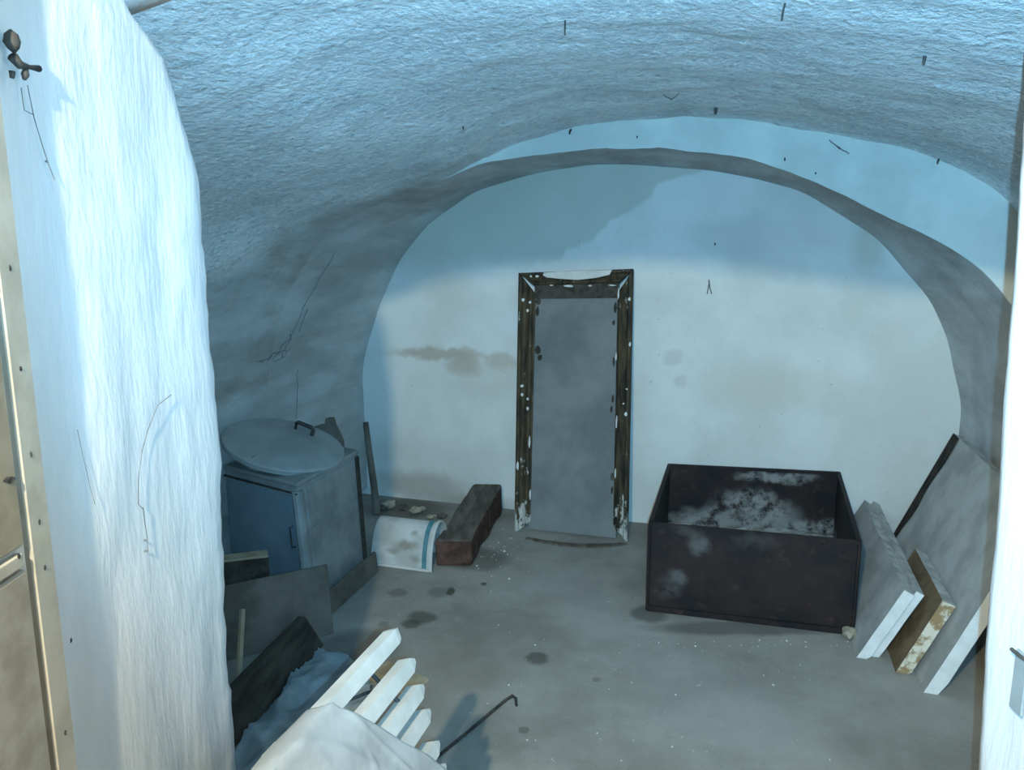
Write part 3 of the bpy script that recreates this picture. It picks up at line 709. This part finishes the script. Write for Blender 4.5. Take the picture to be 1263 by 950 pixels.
# crumpled plastic sheet on the floor
def inpoly(x, y, P):
    c = False; n = len(P)
    for i in range(n):
        x1, y1 = P[i].x, P[i].y; x2, y2 = P[(i + 1) % n].x, P[(i + 1) % n].y
        if (y1 > y) != (y2 > y) and x < (x2 - x1) * (y - y1) / (y2 - y1) + x1: c = not c
    return c
def sheet_on_floor(name, px, mat, label, cat, amp, f, seed, step=.018):
    P = [floorpt(*q) for q in px]
    x0, x1 = min(p.x for p in P), max(p.x for p in P); y0, y1 = min(p.y for p in P), max(p.y for p in P)
    bm = bmesh.new(); vv = {}
    nx, ny = int((x1 - x0) / step) + 1, int((y1 - y0) / step) + 1
    for i in range(nx + 1):
        for j in range(ny + 1):
            x, y = x0 + i * step, y0 + j * step
            jx, jy = x + .03 * nz(Vector((x, y, 0)), 9, seed), y + .03 * nz(Vector((x, y, 0)), 9, seed + 4)
            if inpoly(jx, jy, P):
                q = Vector((x, y, 0)); r_ = 1 - abs(nz(q, f, seed)); r2 = 1 - abs(nz(q, f * 2.3, seed + 7))
                vv[i, j] = bm.verts.new((x, y, .006 + amp * (r_ ** 4) + amp * .5 * r2 ** 3))
    for (i, j) in vv:
        k = [(i, j), (i + 1, j), (i + 1, j + 1), (i, j + 1)]
        if all(q in vv for q in k): bm.faces.new([vv[q] for q in k])
    bmesh.ops.delete(bm, geom=[v for v in bm.verts if not v.link_faces], context='VERTS')
    return solo(name, bm, mat, label, cat, smooth=True)
sheet_on_floor('plastic_sheet', [(384, 815), (405, 806), (440, 826), (457, 850), (470, 900), (400, 1010), (255, 1010), (285, 935)], 'tarp', 'crumpled pale blue plastic sheet on the floor beside the dark plank', 'sheet', .032, 4.5, 3, .013)
bm = obox(floorpt(452, 838), floorpt(505, 862) - floorpt(452, 838), floorpt(478, 818) - floorpt(452, 838), (0, 0, .012), .003)
solo('flat_board', bm, 'palewood', 'small pale board lying flat behind the white slatted panel', 'board')
bm = tube([floorpt(386, 812) + UP * .006, floorpt(405, 817) + UP * .01, floorpt(428, 815) + UP * .01, floorpt(447, 806) + UP * .006], .012, 6)

# ------------------------------------------------------------------ white slatted panel with a sheet, in the doorway
D_T = 1.41
tips = [atD(488, 781, D_T), atD(506, 816, D_T), atD(517, 848, D_T), atD(525, 878, D_T), atD(536, 917, D_T), atD(544, 945, D_T)]
stp = (tips[4] - tips[0]) / 4
while tips[-1].z > .12: tips.append(tips[-1] + stp)
sp = root('slatted_panel', Vector((-.3, 1.0, 0)), 'white painted panel of horizontal slats with free pointed ends, leaning in the doorway', 'slatted panel')
dn = stp.normalized(); outn = A.cross(dn).normalized(); outn = outn if outn.x > 0 else -outn
for i, t in enumerate(tips):
    h = .0165; wd = .030
    # profile seen along the slat, pointed at the far end
    c = t - A * (.02)
    L1 = .80 
    bm = bmesh.new()
    near = [c - A * L1 + dn * a * h + outn * b * wd / 2 for a, b in ((-1, -1), (1, -1), (1, 1), (-1, 1))]
    far_ = [c + A * .0 + dn * a * h + outn * b * wd / 2 for a, b in ((-1, -1), (1, -1), (1, 1), (-1, 1))]
    tipv = [c + A * (.022 if i else .016) + dn * a * h * (.25 if i else .75) + outn * b * wd / 2 * .8 for a, b in ((-1, -1), (1, -1), (1, 1), (-1, 1))]
    bm = grid([near, far_, tipv], closed=True); V = list(bm.verts); bm.faces.new(V[:4]); bm.faces.new(V[8:12])
    part('slat', bm, 'slatpaint', sp)
zt = tips[0]
for w_ in (.42, .72):
    a = tips[0] - A * w_ - outn * .032 - dn * .012; b = tips[-1] - A * w_ - outn * .032
    b = a + (b - a) * ((a.z - .003) / (a.z - b.z)) if True else b
    part('stile', obox(a - A * .02, A * .04, outn * .016, b - a), 'whitepaint', sp)
# back strut to the floor, and two dark iron rods of the hinge behind the slats
a = tips[1] - A * .5 - outn * .04; part('strut', tube([a, Vector((a.x - .03, a.y + .03, .006))], .013, 6), 'whitepaint', sp)
r_a, r_b = atD(458, 832, 1.36) - outn * .0, atD(490, 863, 1.36)
part('hinge_rod', tube([atD(457, 830, 1.33), atD(474, 848, 1.33), atD(492, 866, 1.33)], .0045, 6), 'iron', sp)
part('hinge_rod', tube([atD(430, 864, 1.30), atD(452, 855, 1.33), atD(470, 849, 1.33)], .0035, 6), 'iron', sp)
# draped sheet: over the top slat and down the right side
NU, NV = 110, 110; rows = []
drop = (tips[0].z - .04) / -dn.z
def edge_w(h):   # distance of the sheet's far edge behind the tips, by distance below the top
    k = [(0, .345), (.066, .275), (.13, .22), (.20, .165), (.26, .11), (.33, .06), (.45, .02), (1.5, -.05)]
    for (a, x), (b, y) in zip(k, k[1:]):
        if h <= b: return x + (y - x) * max(0, (h - a)) / (b - a)
    return k[-1][1]
for j in range(NV + 1):
    v = -.14 + (drop * .96 + .14) * j / NV; row = []
    for i in range(NU + 1):
        u = i / NU; hh = max(0, v); wf = edge_w(hh) - .02
        wd = wf + (.74 - wf) * u
        base = tips[0] - A * wd
        if v < -.03: p = base - dn * .017 - outn * .026 + dn * (-v - .03) * 1.0 - outn * .01
        elif v < .02:
            an = (v + .03) / .05 * math.pi; p = base - dn * (.017 + .006 * math.sin(an)) - outn * (.025 * math.cos(an))
        else: p = base + dn * (v - .03) + outn * .026
        crs = .008 * math.exp(-((wd - .30 + v * .55) / .006) ** 2) + .006 * math.exp(-((wd - .50 + v * .2) / .008) ** 2) + .006 * math.exp(-((wd - .24 - v * .1) / .005) ** 2)
        wr = crs + .010 * nz(Vector((wd * 3 + v * 2.4, v * 1.6, 0)), 3.2, 3) + .007 * (1 - abs(nz(Vector((wd * 4 + v * 4, v * 2, 1)), 3, 8))) ** 3 + .0035 * nz(Vector((wd + v, v, 2)), 14, 2)
        fade = min(1, u * 3 + .25)
        row.append(p + outn * max(.0, wr * fade) + (outn * .004) )
    rows.append(row)
ds = solo('draped_sheet', grid(rows), 'sheet', 'dusty white sheet draped over the slatted panel', 'sheet', smooth=True)
md = ds.modifiers.new('thickness', 'SOLIDIFY'); md.thickness = .003

# hooked iron rod on the floor
p = [floorpt(539, 937), floorpt(585, 899), floorpt(624, 866), floorpt(632, 861), floorpt(636, 864), floorpt(637, 873)]
solo('iron_poker', tube([q + UP * .009 for q in p], [.006, .006, .006, .007, .006, .005], 7), 'iron', 'thin hooked iron rod lying on the bare floor', 'rod')

# ------------------------------------------------------------------ small things
def lump(name, loc, r, mat, label, cat, group, seed, sc=(1, 1, 1)):
    bm = bmesh.new(); bmesh.ops.create_icosphere(bm, subdivisions=2, radius=1)
    for v in bm.verts:
        k = 1 + .45 * nz(v.co, 1.6, seed); v.co = Vector((v.co.x * sc[0], v.co.y * sc[1], v.co.z * sc[2])) * r * k
    m = min(v.co.z for v in bm.verts); bmesh.ops.translate(bm, verts=bm.verts[:], vec=Vector(loc) - UP * (m - .002))
    return solo(name, bm, mat, label, cat, group)
for i, (u, v, r, mt, lb) in enumerate(((481, 627, .045, 'rubble', 'largest pale lump of rubble next to the leaning corner post'), (472, 630, .028, 'beam', 'dark lump of rubble at the foot of the corner post'), (512, 634, .035, 'rubble', 'flat pale rubble piece behind the half drum'),
        (520, 631, .025, 'rubble', 'small pale rubble piece against the end wall'), (531, 641, .022, 'palewood', 'yellowish crumb of wood at the rim of the half drum'), (497, 629, .03, 'beam', 'dark crumbly rubble piece against the end wall'), (545, 640, .03, 'beam', 'brown rubble piece touching the weathered beam'))):
    lump('rubble_piece', floorpt(u, v), r, mt, lb, 'rubble', 'rubble behind the half drum', i * 3.1, (1.2, 1, .6))
solo('wood_splinter', tube([floorpt(534, 637) + UP * .006, floorpt(549, 640) + UP * .006], [.006, .008], 5), 'palewood', 'short pale wood splinter beside the beam', 'splinter')
lump('plaster_chunk', floorpt(1046, 790), .03, 'rubble', 'small stone at the right foot of the trough', 'stone', None, 4)
bm = bmesh.new()
rg = random.Random(3)
for i in range(420):
    if i < 130: u, v = rg.gauss(600, 40), rg.gauss(680, 20)
    else: u, v = rg.uniform(420, 1180), 640 + 300 * rg.random() ** .8
    if i > 330: u, v = rg.uniform(800, 1050), rg.gauss(790, 8)
    p = floorpt(u, v)
    if p.dot(A) > D_END - .05 or (u < 580 and (v < 712 or v > 800)) or (790 < u < 1065 and v < 790) or u > 1050: continue
    r = rg.uniform(.002, .0065) * (1.7 if rg.random() < .06 else 1)
    vs_ = [bm.verts.new(p + Vector((rg.uniform(-r, r), rg.uniform(-r, r), z))) for z in (.001, .001, .001)] + [bm.verts.new(p + Vector((0, 0, r)))]
    for f in ((0, 1, 3), (1, 2, 3), (2, 0, 3)): bm.faces.new([vs_[k] for k in f])
solo('plaster_crumbs', bm, 'dust', 'tiny white plaster crumbs scattered over the concrete floor', 'crumbs', kind='stuff')

# nails, hooks and dead insects on the vault
def spike(name, u, v, L, r, label, cat, grp, bend=0.0):
    L *= .55; r *= .62
    p, n = hit(u, v); d = (n + UP * -.6).normalized()
    path = [p - n * .004, p + d * L * .6, p + d * L + UP * -L * bend]
    return solo(name, tube(path, [r, r * .9, r * .6], 6), 'iron', label, cat, grp)
for (u, v, L, r, lab) in ((704, 160, .05, .010, 'rusty iron peg at the top of the plastered step'), (883, 133, .035, .013, 'short black iron peg in the vault above the step'), (571, 156, .02, .006, 'tiny black nail in the rough front vault'),
                          (786, 168, .02, .006, 'tiny black nail in the face of the step'), (968, 195, .03, .006, 'black nail beside a crack in the step'), (1141, 69, .03, .007, 'small black nail in the bright front vault'),
                          (1158, 196, .03, .007, 'black nail where step and front vault meet'), (697, 25, .05, .004, 'thin nail hanging from the bright vault'), (968, 4, .05, .004, 'thin rusty nail in the vault over the doorway'),
                          (1006, 213, .015, .006, 'tiny dark nail low on the step face'), (882, 300, .03, .008, 'small black nail in the end wall under the arch')):
    spike('iron_nail', u, v, L, r, lab, 'nail', 'nails in the vault', .3)
def strand(px, rad, off=.006):
    pts = []
    for u, v in px:
        p, n = hit(u, v); pts.append(p + n * off)
    return tube(pts, rad, 4)
def web(name, strands, label, group='cobwebs', rad=.0025):
    bm = None; r = None
    for s_ in strands:
        if r is None:
            p, n = hit(*s_[0]); r = root(name, p, label, 'cobweb', group)
        part('strand', strand(s_, rad), 'web', r)
    return r
rg = random.Random(5)
def wob(a, b, n, amp):
    return [(lerp(a[0], b[0], k / n) + rg.uniform(-amp, amp), lerp(a[1], b[1], k / n) + rg.uniform(-amp, amp)) for k in range(n + 1)]
web('cobweb', [wob((412, 310), (377, 372), 6, 1), wob((377, 372), (358, 415), 6, 1.2), wob((358, 412), (346, 440), 5, 2), wob((356, 418), (336, 445), 5, 3), wob((350, 432), (322, 443), 5, 3), wob((345, 436), (315, 446), 5, 3), wob((358, 428), (340, 446), 4, 3), wob((378, 380), (368, 410), 4, 1)],
    'sooty branching cobweb hanging on the left side of the rear vault', rad=.0014)
web('cobweb', [wob((366, 455), (365, 515), 6, .8)], 'single sooty thread on the wall above the boiler lid', rad=.0013)
web('cobweb', [wob((875, 345), (872, 362), 3, .8), wob((875, 345), (877, 362), 3, .8)], 'small cobweb on the white part of the end wall', rad=.003)
web('cobweb', [wob((818, 115), (828, 121), 3, 1), wob((828, 120), (838, 114), 3, 1)], 'small cobweb in the vault above the step', rad=.002)
web('cobweb', [wob((1022, 172), (1036, 184), 4, 1), wob((1030, 179), (1048, 190), 4, 1)], 'thin crack like cobweb on the step face', rad=.002)
web('cobweb', [[(207, 487), (190, 500), (178, 530), (171, 555), (166, 590), (166, 622), (172, 628)], [(172, 626), (174, 645), (177, 665), (178, 682)]], 'dusty thread hanging on the white door jamb', rad=.0007)
web('cobweb', [[(28, 105), (36, 145), (46, 178), (54, 202), (62, 222)], [(20, 108), (24, 136), (36, 142)]], 'dusty thread on the pale blue strip of the jamb', rad=.0006)
web('cobweb', [[(90, 530), (98, 565), (106, 600), (112, 622)]], 'faint thread on the lower jamb', rad=.0004)
for (u, v, r, grp) in ((177, 670, .0022, 0), (178, 683, .0022, 0), (55, 203, .0018, 0)):
    p, n = hit(u, v); lump('dust_clot', p + n * .003, r, 'web', 'tiny black clot of dust on a thread at the door jamb', 'dust', 'dust clots on the jamb', u)
# black iron hinge pin at the top of the tile edge
p, n = hit(6, 75)
hk = root('iron_bracket', p, 'black dusty iron bracket at the top of the tile edge', 'bracket')
q = lambda u, v, o=.012: (lambda h: h[0] + h[1] * o)(hit(u, v))
part('plate', tube([q(0, 36), q(1, 42), q(2, 52), q(4, 60), q(5, 66)], [.001, .007, .009, .006, .001], 12), 'iron', hk, True)
part('pin', tube([q(3, 70), q(12, 80), q(24, 83), q(36, 85)], [.006, .005, .0025, .004], 10), 'iron', hk, True)
part('drop', tube([q(20, 82), q(19, 92), q(18, 98)], [.002, .0045, .002], 10), 'iron', hk, True)
part('drop', tube([q(2, 88), q(2, 96)], [.0035, .0025], 10), 'iron', hk, True)
for i, (u, v) in enumerate(((13, 337), (26, 461), (39, 567), (49, 650), (56, 706), (81, 909), (24, 692), (88, 795), (15, 598), (10, 597))):
    p, n = hit(u, v); lump('fly_speck', p, .0022 if i < 8 else .005, 'iron', 'dark speck of dirt on the tiles or trim beside the door', 'speck', 'specks on the tile edge', i * 1.7, (.5, 1, 1.6) if i < 8 else (.4, 1.6, .6))
# batten and latch on the right jamb
bm = bmesh.new(); ys = lambda z: XR / max(.668, .679 + .0885 * (1.41 - z))
add_hexa(bm, [Vector((x, ys(z) - dy, z)) for z in (0, 2.5) for x, dy in ((XR - .009, 0), (XR + .02, 0), (XR + .02, .07), (XR - .009, .07))])
struct('trim_2', bm, 'jamb', 'thin white batten along the right door jamb')
p = Vector((XR - .009, ys(1.15) - .034, 1.08))
lt = root('jamb_latch', p, 'grey iron latch on the right door jamb', 'latch')
part('plate', obox(p - Vector((.006, .03, .05)), (.006, 0, 0), (0, .03, 0), (0, 0, .10), .002), 'zinc', lt)
part('bolt', tube([p + Vector((-.008, .006, .045)), p + Vector((-.008, -.03, .045))], .003, 6), 'iron', lt)
